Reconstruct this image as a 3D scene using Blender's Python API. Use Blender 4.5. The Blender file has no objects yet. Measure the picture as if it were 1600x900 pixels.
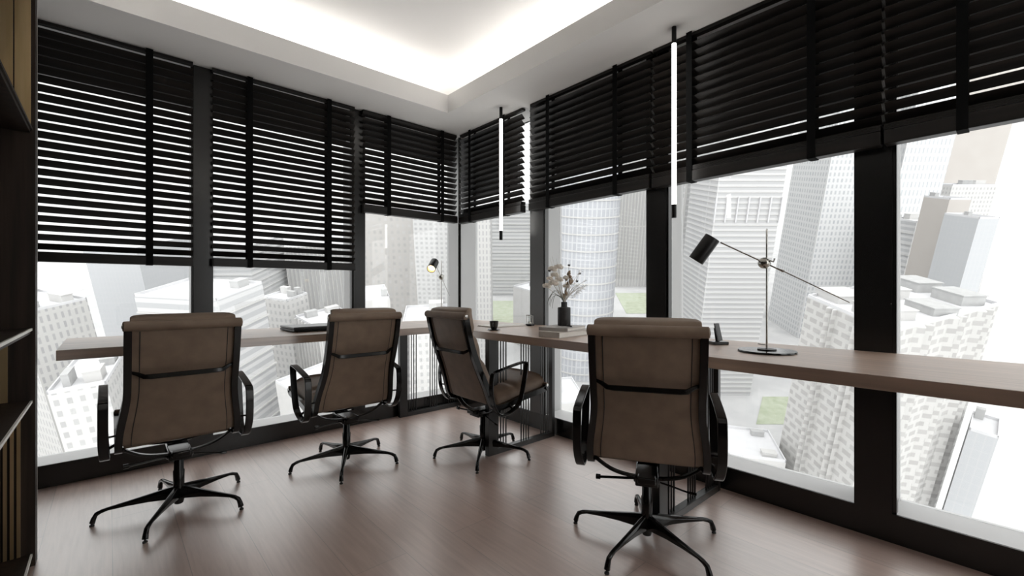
import bpy, bmesh, math, random
from mathutils import Vector, Matrix
PI = math.pi
R = math.radians
S = bpy.context.scene
C = S.collection

# ------------------------------------------------------------------ camera, light, exposure
FWD = Vector((-0.667, -0.745, 0)).normalized()
RGT = Vector((FWD.y, -FWD.x, 0))
UP = Vector((0, 0, 1))
EYE = Vector((2.54, 3.60, 1.10))
cd = bpy.data.cameras.new('camera')
cam = bpy.data.objects.new('camera', cd)
C.objects.link(cam)
cd.sensor_width = 36.0
cd.lens = 36.0 * 703.0 / 1600.0
cd.shift_y = 4.0 / 1600.0
cd.clip_start = 0.05
cd.clip_end = 3000
M3 = Matrix((RGT, UP, -FWD)).transposed()
cam.matrix_world = Matrix.Translation(EYE) @ M3.to_4x4()
S.camera = cam

w = bpy.data.worlds.new('sky')
S.world = w
w.use_nodes = True
nt = w.node_tree
bg = nt.nodes['Background']
# hazy white sky, brighter on the sun's side (behind the photographer) than ahead
tc = nt.nodes.new('ShaderNodeTexCoord')
dt = nt.nodes.new('ShaderNodeVectorMath')
dt.operation = 'DOT_PRODUCT'
dt.inputs[1].default_value = (-FWD * 0.75 + RGT * 0.10 + UP * 0.62).normalized()
rng = nt.nodes.new('ShaderNodeMapRange')
rng.interpolation_type = 'SMOOTHSTEP'
rng.inputs[1].default_value = -0.35
rng.inputs[2].default_value = 0.95
rng.inputs[3].default_value = 1.1
rng.inputs[4].default_value = 2.5
nt.links.new(tc.outputs['Generated'], dt.inputs[0])
nt.links.new(dt.outputs['Value'], rng.inputs[0])
bg.inputs[0].default_value = (1.0, 0.995, 0.985, 1)
nt.links.new(rng.outputs[0], bg.inputs[1])

S.view_settings.view_transform = 'Standard'
S.view_settings.look = 'None'
S.view_settings.gamma = 1.0
S.view_settings.use_curve_mapping = False
S.view_settings.exposure = 0.28
LED_POWER = 25.0

# ------------------------------------------------------------------ materials
def principled(name, col, rough=0.5, metal=0.0, spec=0.5):
    m = bpy.data.materials.new(name)
    m.use_nodes = True
    b = m.node_tree.nodes['Principled BSDF']
    b.inputs['Base Color'].default_value = (*col, 1)
    b.inputs['Roughness'].default_value = rough
    b.inputs['Metallic'].default_value = metal
    b.inputs['Specular IOR Level'].default_value = spec
    return m

def N(m, t, **kw):
    n = m.node_tree.nodes.new(t)
    for k, v in kw.items():
        setattr(n, k, v)
    return n

def L(m, a, b):
    m.node_tree.links.new(a, b)

def bsdf(m):
    return m.node_tree.nodes['Principled BSDF']

def noisy(name, c1, c2, rough, scale, detail=4, stretch=(1, 1, 1), bump=0.0, metal=0.0, spec=0.5):
    m = principled(name, c1, rough, metal, spec)
    tc = N(m, 'ShaderNodeTexCoord')
    mp = N(m, 'ShaderNodeMapping')
    mp.inputs['Scale'].default_value = stretch
    L(m, tc.outputs['Object'], mp.inputs[0])
    nz = N(m, 'ShaderNodeTexNoise')
    nz.inputs['Scale'].default_value = scale
    nz.inputs['Detail'].default_value = detail
    L(m, mp.outputs[0], nz.inputs['Vector'])
    rp = N(m, 'ShaderNodeValToRGB')
    rp.color_ramp.elements[0].position = 0.32
    rp.color_ramp.elements[1].position = 0.68
    rp.color_ramp.elements[0].color = (*c1, 1)
    rp.color_ramp.elements[1].color = (*c2, 1)
    L(m, nz.outputs[0], rp.inputs[0])
    L(m, rp.outputs[0], bsdf(m).inputs['Base Color'])
    if bump:
        bp = N(m, 'ShaderNodeBump')
        bp.inputs['Strength'].default_value = bump
        bp.inputs['Distance'].default_value = 0.003
        L(m, nz.outputs[0], bp.inputs['Height'])
        L(m, bp.outputs[0], bsdf(m).inputs['Normal'])
    return m

def emit(name, col, strength):
    m = bpy.data.materials.new(name)
    m.use_nodes = True
    nt = m.node_tree
    nt.nodes.remove(nt.nodes['Principled BSDF'])
    e = nt.nodes.new('ShaderNodeEmission')
    e.inputs[0].default_value = (*col, 1)
    e.inputs[1].default_value = strength
    nt.links.new(e.outputs[0], nt.nodes['Material Output'].inputs[0])
    return m

def glass_pane(name, tint=(0.97, 0.98, 0.98), refl=1.0):
    m = bpy.data.materials.new(name)
    m.use_nodes = True
    nt = m.node_tree
    nt.nodes.remove(nt.nodes['Principled BSDF'])
    t = nt.nodes.new('ShaderNodeBsdfTransparent')
    t.inputs[0].default_value = (*tint, 1)
    g = nt.nodes.new('ShaderNodeBsdfGlossy')
    g.inputs['Roughness'].default_value = 0.02
    f = nt.nodes.new('ShaderNodeLayerWeight')      # Schlick reflectance, the same from both sides
    f.inputs[0].default_value = 0.5
    pw = nt.nodes.new('ShaderNodeMath')
    pw.operation = 'POWER'
    pw.inputs[1].default_value = 5.0
    mu = nt.nodes.new('ShaderNodeMath')
    mu.operation = 'MULTIPLY_ADD'
    mu.inputs[1].default_value = 0.7 * refl
    mu.inputs[2].default_value = 0.03 * refl
    x = nt.nodes.new('ShaderNodeMixShader')
    nt.links.new(f.outputs['Facing'], pw.inputs[0])
    nt.links.new(pw.outputs[0], mu.inputs[0])
    nt.links.new(mu.outputs[0], x.inputs[0])
    nt.links.new(t.outputs[0], x.inputs[1])
    nt.links.new(g.outputs[0], x.inputs[2])
    nt.links.new(x.outputs[0], nt.nodes['Material Output'].inputs[0])
    return m

def floor_mat():
    m = principled('floor_planks', (0.1, 0.06, 0.05), 0.33)
    bsdf(m).inputs['IOR'].default_value = 4.5
    tc = N(m, 'ShaderNodeTexCoord')
    mp = N(m, 'ShaderNodeMapping')
    mp.inputs['Rotation'].default_value = (0, 0, R(90))
    L(m, tc.outputs['Object'], mp.inputs[0])
    br = N(m, 'ShaderNodeTexBrick')
    br.offset = 0.37
    br.inputs['Color1'].default_value = (0.92, 0.92, 0.92, 1)
    br.inputs['Color2'].default_value = (1.08, 1.06, 1.05, 1)
    br.inputs['Mortar'].default_value = (0.45, 0.42, 0.4, 1)
    br.inputs['Scale'].default_value = 1.0
    br.inputs['Mortar Size'].default_value = 0.0016
    br.inputs['Mortar Smooth'].default_value = 0.3
    br.inputs['Brick Width'].default_value = 1.9
    br.inputs['Row Height'].default_value = 0.23
    L(m, mp.outputs[0], br.inputs['Vector'])
    mp2 = N(m, 'ShaderNodeMapping')
    mp2.inputs['Scale'].default_value = (22, 1.3, 1)
    L(m, tc.outputs['Object'], mp2.inputs[0])
    nz = N(m, 'ShaderNodeTexNoise')
    nz.inputs['Scale'].default_value = 2.4
    nz.inputs['Detail'].default_value = 7
    nz.inputs['Roughness'].default_value = 0.6
    nz.inputs['Distortion'].default_value = 0.5
    L(m, mp2.outputs[0], nz.inputs['Vector'])
    rp = N(m, 'ShaderNodeValToRGB')
    rp.color_ramp.elements[0].position = 0.28
    rp.color_ramp.elements[1].position = 0.75
    rp.color_ramp.elements[0].color = (0.40, 0.272, 0.225, 1)
    rp.color_ramp.elements[1].color = (0.60, 0.45, 0.385, 1)
    L(m, nz.outputs[0], rp.inputs[0])
    mx = N(m, 'ShaderNodeMix', data_type='RGBA', blend_type='MULTIPLY')
    mx.inputs[0].default_value = 1.0
    L(m, rp.outputs[0], mx.inputs[6])
    L(m, br.outputs[0], mx.inputs[7])
    L(m, mx.outputs[2], bsdf(m).inputs['Base Color'])
    bp = N(m, 'ShaderNodeBump')
    bp.inputs['Strength'].default_value = 0.12
    bp.inputs['Distance'].default_value = 0.002
    L(m, nz.outputs[0], bp.inputs['Height'])
    L(m, bp.outputs[0], bsdf(m).inputs['Normal'])
    return m

def wood(name, c1, c2, rough, axis, spec=0.5):
    st = [26.0, 26.0, 26.0]
    st[axis] = 1.2
    m = noisy(name, c1, c2, rough, 1.6, 7, tuple(st), 0.1, 0, spec)
    return m

def facade(name, wall, win, win2, bw, rh, mort, off=0.0, rough=0.7):
    m = principled(name, wall, rough, 0, 0.3)
    uv = N(m, 'ShaderNodeUVMap')
    br = N(m, 'ShaderNodeTexBrick')
    br.offset = off
    br.inputs['Color1'].default_value = (*win, 1)
    br.inputs['Color2'].default_value = (*win2, 1)
    br.inputs['Mortar'].default_value = (*wall, 1)
    br.inputs['Scale'].default_value = 1.0
    br.inputs['Mortar Size'].default_value = mort
    br.inputs['Mortar Smooth'].default_value = 0.0
    br.inputs['Brick Width'].default_value = bw
    br.inputs['Row Height'].default_value = rh
    L(m, uv.outputs[0], br.inputs['Vector'])
    L(m, br.outputs[0], bsdf(m).inputs['Base Color'])
    return m

MAT = {}
MAT['floor'] = floor_mat()
MAT['ceiling'] = principled('ceiling_plaster', (0.88, 0.865, 0.845), 0.85)
MAT['wall'] = principled('wall_paint', (0.72, 0.70, 0.67), 0.85)
MAT['frame_black'] = noisy('black_metal_cladding', (0.008, 0.0078, 0.0075), (0.011, 0.0105, 0.010), 0.24, 30, spec=0.5)
MAT['frame_sheen'] = principled('black_cladding_painted_sheen', (0.085, 0.085, 0.085), 0.3)  # black cladding with the left windows' reflection painted in as grey
MAT['frame_grey'] = principled('grey_reveal', (0.42, 0.42, 0.42), 0.45)
MAT['sill_grey'] = principled('pale_sill', (0.62, 0.62, 0.62), 0.45)
MAT['spandrel'] = principled('dark_grey_head_panel', (0.13, 0.13, 0.13), 0.5, 0, 0.3)
MAT['glass'] = glass_pane('window_glass')
MAT['blind'] = wood('black_stained_slats', (0.006, 0.005, 0.0045), (0.016, 0.0125, 0.0105), 0.38, 0, 0.3)
MAT['blind_y'] = wood('black_stained_slats_long', (0.006, 0.005, 0.0045), (0.016, 0.0125, 0.0105), 0.38, 1, 0.3)
MAT['tape'] = noisy('black_woven_tape', (0.004, 0.004, 0.004), (0.006, 0.006, 0.006), 0.9, 200, spec=0.1)
MAT['desk_x'] = wood('walnut_desk', (0.235, 0.145, 0.096), (0.380, 0.255, 0.180), 0.38, 0)
bsdf(MAT['desk_x']).inputs['IOR'].default_value = 3.2
MAT['desk_y'] = wood('walnut_desk_long', (0.235, 0.145, 0.096), (0.380, 0.255, 0.180), 0.38, 1)
bsdf(MAT['desk_y']).inputs['IOR'].default_value = 3.2
MAT['leather'] = noisy('brown_leather', (0.178, 0.125, 0.088), (0.222, 0.160, 0.114), 0.5, 14, 6, (1, 1, 1), 0.25, 0, 0.35)
MAT['chair_metal'] = noisy('black_chrome', (0.006, 0.0055, 0.005), (0.009, 0.008, 0.0075), 0.16, 20, 2, (1, 1, 1), 0, 0.35)
MAT['rubber'] = principled('black_rubber', (0.012, 0.012, 0.012), 0.6)
MAT['leg_metal'] = principled('dark_leg_metal', (0.016, 0.0155, 0.015), 0.3)
MAT['steel'] = noisy('brushed_steel', (0.50, 0.49, 0.47), (0.58, 0.57, 0.55), 0.25, 60, 3, (1, 1, 1), 0, 1.0)
MAT['nickel'] = principled('polished_nickel', (0.42, 0.41, 0.38), 0.18, 1.0)
MAT['black_gloss'] = principled('black_gloss', (0.010, 0.010, 0.010), 0.15)
MAT['black_satin'] = principled('black_satin', (0.007, 0.0065, 0.0065), 0.35, 0, 0.25)
MAT['dark_grey'] = principled('dark_grey_plastic', (0.055, 0.057, 0.06), 0.3)
MAT['brass'] = noisy('brushed_brass', (0.62, 0.46, 0.24), (0.72, 0.55, 0.32), 0.36, 40, 3, (1, 1, 0.05), 0, 1.0)
MAT['shelf_wood'] = wood('dark_smoked_oak', (0.013, 0.0085, 0.006), (0.036, 0.0235, 0.0165), 0.5, 2, 0.25)
MAT['trim_silver'] = principled('glow_painted_trim', (0.90, 0.88, 0.84), 0.35, 0.0)  # non-metal white stands in for ceiling glow mirrored in the metal edges
MAT['tube'] = emit('lit_tube', (1.0, 0.98, 0.94), 7.0)
MAT['led'] = emit('led_strip', (1.0, 0.985, 0.96), LED_POWER)
MAT['bulb'] = emit('warm_bulb', (1.0, 0.78, 0.45), 3.0)
MAT['ceramic_black'] = principled('black_ceramic', (0.012, 0.011, 0.011), 0.3)
MAT['vase'] = noisy('dark_matt_vase', (0.020, 0.019, 0.019), (0.030, 0.028, 0.028), 0.55, 30)
MAT['coffee'] = principled('coffee', (0.02, 0.01, 0.006), 0.1)
MAT['paper'] = noisy('off_white_paper', (0.74, 0.71, 0.66), (0.80, 0.77, 0.73), 0.7, 50)
MAT['book_cover'] = noisy('taupe_book_cover', (0.52, 0.48, 0.44), (0.58, 0.54, 0.50), 0.6, 20)
MAT['book_cover2'] = noisy('grey_book_cover', (0.42, 0.39, 0.37), (0.48, 0.45, 0.43), 0.55, 20)
MAT['petal'] = noisy('cream_petal', (0.93, 0.87, 0.80), (0.96, 0.93, 0.89), 0.7, 30)
_m = MAT['petal']                       # thin petals let the window light through
_t = N(_m, 'ShaderNodeBsdfTranslucent')
_t.inputs[0].default_value = (0.97, 0.945, 0.91, 1)
_x = N(_m, 'ShaderNodeMixShader')
_x.inputs[0].default_value = 0.55
L(_m, bsdf(_m).outputs[0], _x.inputs[1])
L(_m, _t.outputs[0], _x.inputs[2])
L(_m, _x.outputs[0], _m.node_tree.nodes['Material Output'].inputs[0])
MAT['bud'] = noisy('brown_bud', (0.20, 0.13, 0.08), (0.42, 0.30, 0.20), 0.7, 60)
MAT['stem'] = principled('dry_stem', (0.42, 0.38, 0.30), 0.7)
MAT['leaf'] = noisy('dusty_green_blade', (0.13, 0.14, 0.12), (0.24, 0.25, 0.22), 0.6, 20)
MAT['feather'] = principled('white_feathery_stalk', (0.85, 0.84, 0.82), 0.8)
MAT['berry'] = principled('dark_berry', (0.05, 0.045, 0.04), 0.5)
MAT['sand'] = noisy('pale_sand', (0.75, 0.70, 0.62), (0.82, 0.78, 0.7), 0.9, 200)
MAT['clear'] = glass_pane('clear_glass', (0.9, 0.92, 0.92), 2.0)
# outdoors: haze is mixed into these colours, pale and low in contrast
MAT['roof'] = noisy('white_roof', (0.526, 0.525, 0.536), (0.589, 0.588, 0.600), 0.9, 0.12)
MAT['pale'] = noisy('pale_concrete', (0.475, 0.468, 0.461), (0.512, 0.506, 0.499), 0.9, 0.2)
MAT['pale_beige'] = noisy('pale_beige_render', (0.425, 0.398, 0.375), (0.443, 0.417, 0.395), 0.9, 0.1)
MAT['unit'] = noisy('grey_roof_unit', (0.361, 0.361, 0.360), (0.411, 0.411, 0.410), 0.8, 0.5)
MAT['street'] = noisy('pale_street', (0.405, 0.404, 0.410), (0.475, 0.474, 0.473), 0.95, 0.08)
MAT['lawn'] = noisy('hazed_lawn', (0.310, 0.347, 0.252), (0.386, 0.411, 0.328), 0.95, 0.25)
MAT['road'] = noisy('pale_road', (0.449, 0.448, 0.467), (0.488, 0.487, 0.499), 0.95, 0.2)
W0 = (0.475, 0.468, 0.461)
FAC = {  # facades carry the same painted haze
    'punched_stone': facade('stone_facade', (0.481, 0.475, 0.465), (0.344, 0.342, 0.346), (0.379, 0.376, 0.375), 2.0, 3.6, 0.62),
    'glass': facade('pale_curtain_wall', (0.472, 0.475, 0.484), (0.441, 0.450, 0.466), (0.440, 0.450, 0.465), 1.9, 2.8, 0.10),
    'banded': facade('banded_white_facade', (0.514, 0.507, 0.499), (0.364, 0.362, 0.360), (0.424, 0.423, 0.421), 2.6, 3.2, 0.75),
    'stripes': facade('striped_facade', (0.514, 0.513, 0.516), (0.392, 0.397, 0.405), (0.414, 0.417, 0.425), 60.0, 3.2, 0.7),
    'curve': facade('curved_banded_facade', (0.482, 0.488, 0.503), (0.374, 0.384, 0.408), (0.400, 0.410, 0.435), 2.4, 4.4, 0.35),
    'stripes_crown': facade('fine_striped_facade', (0.503, 0.501, 0.505), (0.400, 0.401, 0.407), (0.420, 0.420, 0.425), 60.0, 2.6, 0.55),
    'fins': facade('finned_facade', (0.514, 0.507, 0.499), (0.383, 0.382, 0.380), (0.420, 0.417, 0.415), 3.0, 60.0, 0.65),
    'piers': facade('pier_facade', (0.514, 0.513, 0.511), (0.408, 0.408, 0.411), (0.432, 0.433, 0.435), 5.4, 3.4, 0.55),
    'punched_beige': facade('beige_punched_facade', (0.472, 0.456, 0.441), (0.383, 0.374, 0.365), (0.495, 0.487, 0.482), 4.2, 4.6, 1.15),
    'grid': facade('grid_facade', (0.503, 0.501, 0.499), (0.358, 0.357, 0.360), (0.435, 0.433, 0.432), 3.2, 3.0, 0.75),
    'plain': MAT['pale'],
    'grid_white': facade('white_grid_facade', (0.568, 0.571, 0.575), (0.392, 0.406, 0.424), (0.445, 0.453, 0.465), 2.7, 3.8, 0.75),
    'punched_white': facade('white_punched_facade', (0.568, 0.571, 0.575), (0.399, 0.416, 0.434), (0.445, 0.457, 0.475), 2.6, 5.4, 0.85),
    'chevron': facade('brick_patterned_facade', (0.481, 0.475, 0.465), (0.360, 0.353, 0.345), (0.395, 0.387, 0.38), 4.4, 2.7, 0.62, 0.5),
    'plain_beige': MAT['pale_beige'],
}

# ------------------------------------------------------------------ mesh helpers
def V(*a):
    return Vector(a)

class MB:
    def __init__(self):
        self.bm = bmesh.new()

    def box(self, c, s, rot=None, m=0):
        mat = Matrix.Translation(Vector(c))
        if rot is not None:
            mat = mat @ (rot.to_4x4() if isinstance(rot, Matrix) else Matrix.Rotation(rot, 4, 'Z'))
        mat = mat @ Matrix.Diagonal((*s, 1))
        r = bmesh.ops.create_cube(self.bm, size=1.0, matrix=mat)
        if m:
            fs = set()
            for v in r['verts']:
                fs.update(v.link_faces)
            for f in fs:
                f.material_index = m
        return self

    def bb(self, x0, x1, y0, y1, z0, z1):
        return self.box(((x0 + x1) / 2, (y0 + y1) / 2, (z0 + z1) / 2), (x1 - x0, y1 - y0, z1 - z0))

    def rings(self, rings, closed=False, caps=True):
        rv = [[self.bm.verts.new(p) for p in r] for r in rings]
        n = len(rv)
        k = len(rv[0])
        for i in range(n if closed else n - 1):
            a, b = rv[i], rv[(i + 1) % n]
            for j in range(k):
                self.bm.faces.new((a[j], a[(j + 1) % k], b[(j + 1) % k], b[j]))
        if caps and not closed:
            self.bm.faces.new(rv[0][::-1])
            self.bm.faces.new(rv[-1])
        return self

    def tube(self, pts, r, n=10, closed=False):
        pts = [Vector(p) for p in pts]
        rs = r if isinstance(r, (list, tuple)) else [r] * len(pts)
        out = []
        ref = None
        for i, p in enumerate(pts):
            if closed:
                t = (pts[(i + 1) % len(pts)] - pts[i - 1]).normalized()
            else:
                t = (pts[min(i + 1, len(pts) - 1)] - pts[max(i - 1, 0)]).normalized()
            if ref is None:
                ref = t.cross(V(0, 0, 1))
                if ref.length < 0.05:
                    ref = t.cross(V(1, 0, 0))
            a = (ref - t * ref.dot(t)).normalized()
            ref = a
            b = t.cross(a)
            out.append([p + (a * math.cos(2 * PI * j / n) + b * math.sin(2 * PI * j / n)) * rs[i] for j in range(n)])
        return self.rings(out, closed)

    def lathe(self, prof, n=24, origin=(0, 0, 0), axis=(0, 0, 1)):
        q = Vector((0, 0, 1)).rotation_difference(Vector(axis).normalized())
        o = Vector(origin)
        return self.rings([[o + q @ V(r * math.cos(2 * PI * j / n), r * math.sin(2 * PI * j / n), z) for j in range(n)] for r, z in prof])

    def band(self, pts, side, wd, th, closed=False):
        pts = [Vector(p) for p in pts]
        n = len(pts)
        ws = wd if isinstance(wd, (list, tuple)) else [wd] * n
        ts = th if isinstance(th, (list, tuple)) else [th] * n
        sd = Vector(side).normalized()
        out = []
        for i, p in enumerate(pts):
            if closed:
                t = (pts[(i + 1) % n] - pts[i - 1]).normalized()
            else:
                t = (pts[min(i + 1, n - 1)] - pts[max(i - 1, 0)]).normalized()
            s = (sd - t * sd.dot(t)).normalized()
            nn = t.cross(s)
            a, b = s * ws[i] / 2, nn * ts[i] / 2
            out.append([p - a - b, p + a - b, p + a + b, p - a + b])
        return self.rings(out, closed)

    def sphere(self, c, r, sc=(1, 1, 1), rot=None, sub=2):
        mat = Matrix.Translation(Vector(c)) @ (rot.to_4x4() if rot is not None else Matrix()) @ Matrix.Diagonal((*sc, 1))
        bmesh.ops.create_icosphere(self.bm, subdivisions=sub, radius=r, matrix=mat)
        return self

    def build(self, name, mat, parent=None, smooth=False, bevel=0.0, subsurf=0, mats=None):
        bm = self.bm
        bmesh.ops.recalc_face_normals(bm, faces=bm.faces[:])
        me = bpy.data.meshes.new(name)
        bm.to_mesh(me)
        bm.free()
        for mm in (mats or [mat]):
            me.materials.append(mm)
        o = bpy.data.objects.new(name, me)
        C.objects.link(o)
        if parent is not None:
            o.parent = parent
        if bevel:
            b = o.modifiers.new('bevel', 'BEVEL')
            b.width = bevel
            b.segments = 2
            b.limit_method = 'ANGLE'
            b.angle_limit = R(40)
        if subsurf:
            s = o.modifiers.new('subdivision', 'SUBSURF')
            s.levels = subsurf
            s.render_levels = subsurf
        if smooth:
            for p in me.polygons:
                p.use_smooth = True
            if not subsurf:
                try:
                    me.set_sharp_from_angle(angle=R(42))
                except Exception:
                    pass
        return o

def tag(o, label, cat, group=None, kind=None):
    if label:
        o['label'] = label
    if cat:
        o['category'] = cat
    if group:
        o['group'] = group
    if kind:
        o['kind'] = kind
    return o

def thing(name, label, cat, loc=(0, 0, 0), rz=0.0, group=None):
    o = bpy.data.objects.new(name, None)
    o.empty_display_size = 0.1
    C.objects.link(o)
    o.location = loc
    o.rotation_euler = (0, 0, rz)
    return tag(o, label, cat, group)

def struct(o):
    o['kind'] = 'structure'
    return o

def dup(src, loc, rz, label):
    r = src.copy()
    C.objects.link(r)
    r.location = loc
    r.rotation_euler = (0, 0, rz)
    r['label'] = label
    for ch in list(src.children):
        c = ch.copy()
        C.objects.link(c)
        c.parent = r
        for g in list(ch.children):
            d = g.copy()
            C.objects.link(d)
            d.parent = c
    return r

def spline(pts, n):
    """Catmull-Rom resample of a list of tuples"""
    P = [Vector(p) for p in pts]
    P = [P[0] * 2 - P[1]] + P + [P[-1] * 2 - P[-2]]
    out = []
    m = len(P) - 3
    for i in range(n):
        u = i / (n - 1) * m
        k = min(int(u), m - 1)
        t = u - k
        a, b, c, d = P[k:k + 4]
        out.append(0.5 * ((2 * b) + (c - a) * t + (2 * a - 5 * b + 4 * c - d) * t * t + (3 * b - a - 3 * c + d) * t ** 3))
    return out

# ------------------------------------------------------------------ the room shell
XE, YE = 3.15, 5.40          # far walls behind the photographer
D = 0.22                     # depth of the window reveals
ZS = 0.126                   # top of the low sill
ZC = 2.585                   # soffit
ZT = 2.97                    # raised ceiling
struct(MB().bb(-D, XE + 0.1, -D, YE + 0.1, -0.06, 0).build('floor', MAT['floor']))
x0, x1, y0, y1 = 0.43, 2.70, 0.44, 4.90
c = MB()
c.bb(-D, x0, -D, YE + 0.1, ZC, ZC + 0.02).bb(x1, XE + 0.1, -D, YE + 0.1, ZC, ZC + 0.02)
c.bb(x0, x1, -D, y0, ZC, ZC + 0.02).bb(x0, x1, y1, YE + 0.1, ZC, ZC + 0.02)
t_ = 0.02
zf = ZC + 0.02
c.bb(x0 - t_, x0, y0 - t_, y1 + t_, zf, 2.734).bb(x1, x1 + t_, y0 - t_, y1 + t_, zf, 2.734)
c.bb(x0, x1, y0 - t_, y0, zf, 2.734).bb(x0, x1, y1, y1 + t_, zf, 2.734)
c.bb(-D, XE + 0.1, -D, YE + 0.1, ZT, ZT + 0.05)
c.bb(-D, -D + 0.02, -D, YE + 0.1, ZC, ZT).bb(-D, XE, -D, -D + 0.02, ZC, ZT)
struct(c.build('ceiling', MAT['ceiling']))
struct(MB().bb(XE, XE + 0.1, -D, YE + 0.1, 0, ZT).build('wall_near', MAT['shelf_wood']))
# unseen rear wall; its window bay is added to let fill light in
struct(MB().bb(1.15, XE, YE, YE + 0.1, 0, ZT).bb(-D, 0.0, YE, YE + 0.1, 0, ZT).bb(0.0, 1.15, YE, YE + 0.1, 0, 0.126).bb(0.0, 1.15, YE, YE + 0.1, ZC, ZT).build('wall_rear', MAT['wall']))
struct(MB().bb(0.0, 1.15, YE + 0.05, YE + 0.056, 0.126, ZC).build('window_9', MAT['glass']))  # glass of the added fill-light bay

# sills under the glass, mullions, head beam and the glass itself
def sill(name, right):
    if right:
        s = MB().bb(-D, -0.012, 0.0, YE, 0, ZS).build(name, MAT['sill_grey'])
        f = MB().bb(-0.012, 0.0, 0.0, YE, 0, ZS).build('cladding', MAT['frame_black'], s)
    else:
        s = MB().bb(0.0, XE, -D, -0.012, 0, ZS).build(name, MAT['sill_grey'])
        f = MB().bb(0.0, XE, -0.012, 0.0, 0, ZS).build('cladding', MAT['frame_black'], s)
    f['label'] = 'black front of the sill'
    struct(s)
sill('baseboard_left', False)
sill('baseboard_right', True)

tn = [0]
def mullion(right, a0, a1, face='frame_black'):
    tn[0] += 1
    nm = 'trim_%d' % tn[0]
    e = 0.012
    if right:
        s = MB().bb(-D, -e, a0, a1, ZS, ZC).build(nm, MAT['frame_grey'])
        m = MB().bb(-e, 0, a0, a1, ZS, ZC).bb(-0.05, -e, a1 - 0.001, a1 + 0.014, ZS, ZC)
    else:
        s = MB().bb(a0, a1, -D, -e, ZS, ZC).build(nm, MAT['frame_grey'])
        m = MB().bb(a0, a1, -e, 0, ZS, ZC).bb(a1 - 0.001, a1 + 0.012, -0.05, -e, ZS, ZC)
    f = m.build('cladding', MAT[face], s)
    f['label'] = 'dark cladding facing the room'
    struct(s)
LM = [(0.954, 1.053), (2.018, 2.127), (3.06, XE)]
RM = [(0.982, 1.126), (2.040, 2.173), (3.110, 3.244), (4.17, 4.31), (5.22, YE)]
for a in LM:
    mullion(False, *a)
for k, a in enumerate(RM):
    mullion(True, *a, face='frame_sheen' if k == 0 else 'frame_black')
tn[0] += 1
s = struct(MB().bb(-D, -0.002, -D, -0.002, 0, ZC).build('trim_%d' % tn[0], MAT['frame_grey']))
f = MB().box((0.0, 0.0, ZC / 2), (0.024, 0.024, ZC - 0.002), R(45)).build('corner_bead', MAT['frame_black'], s)
f['label'] = 'thin black bead in the corner of the room'
# dark head beam above the left glass
tn[0] += 1
struct(MB().bb(0.0, XE, -0.192, -0.16, 2.355, ZC).build('trim_%d' % tn[0], MAT['spandrel']))
# and lower dark head panels above the right glass
for a0, a1 in ((0.0, 0.66), (1.126, 2.040), (2.173, 3.110), (3.244, 4.17), (4.31, 5.22)):
    tn[0] += 1
    struct(MB().bb(-0.192, -0.16, a0, a1, 2.035, ZC).build('trim_%d' % tn[0], MAT['spandrel']))

wn = 0
def pane(right, a0, a1):
    global wn
    wn += 1
    z1 = ZC
    if right:
        o = MB().bb(-D + 0.02, -D + 0.026, a0, a1, ZS, z1)
    else:
        o = MB().bb(a0, a1, -D + 0.02, -D + 0.026, ZS, z1)
    struct(o.build('window_%d' % wn, MAT['glass']))
e0 = 0.0
for a in LM:
    pane(False, e0, a[0]); e0 = a[1]
e0 = 0.0
for a in RM:
    pane(True, e0, a[0]); e0 = a[1]

# LED strips hidden in the ceiling cove: lamps of their own
for nm, lab, bx in (('left', 'long white light strip hidden in the ceiling cove above the left blinds', (x0, x1, y0 - 0.36, y0 - 0.33)),
                    ('right', 'long white light strip hidden in the ceiling cove above the right blinds', (x0 - 0.36, x0 - 0.33, y0, y1)),
                    ('near', 'long white light strip hidden in the ceiling cove above the bookcase', (x1 + 0.29, x1 + 0.32, y0, y1)),
                    ('rear', 'long white light strip hidden in the ceiling cove at the rear wall', (x0, x1, y1 + 0.29, y1 + 0.32))):
    r = thing('light_strip', lab, 'light', ((bx[0] + bx[1]) / 2, (bx[2] + bx[3]) / 2, ZC + 0.02), 0, 'cove light strips')
    hx, hy = (bx[1] - bx[0]) / 2, (bx[3] - bx[2]) / 2
    MB().bb(-hx, hx, -hy, hy, 0, 0.05).build('channel', MAT['trim_silver'], r)
    MB().bb(-hx, hx, -hy, hy, 0.05, 0.062).build('diffuser', MAT['led'], r)

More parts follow.
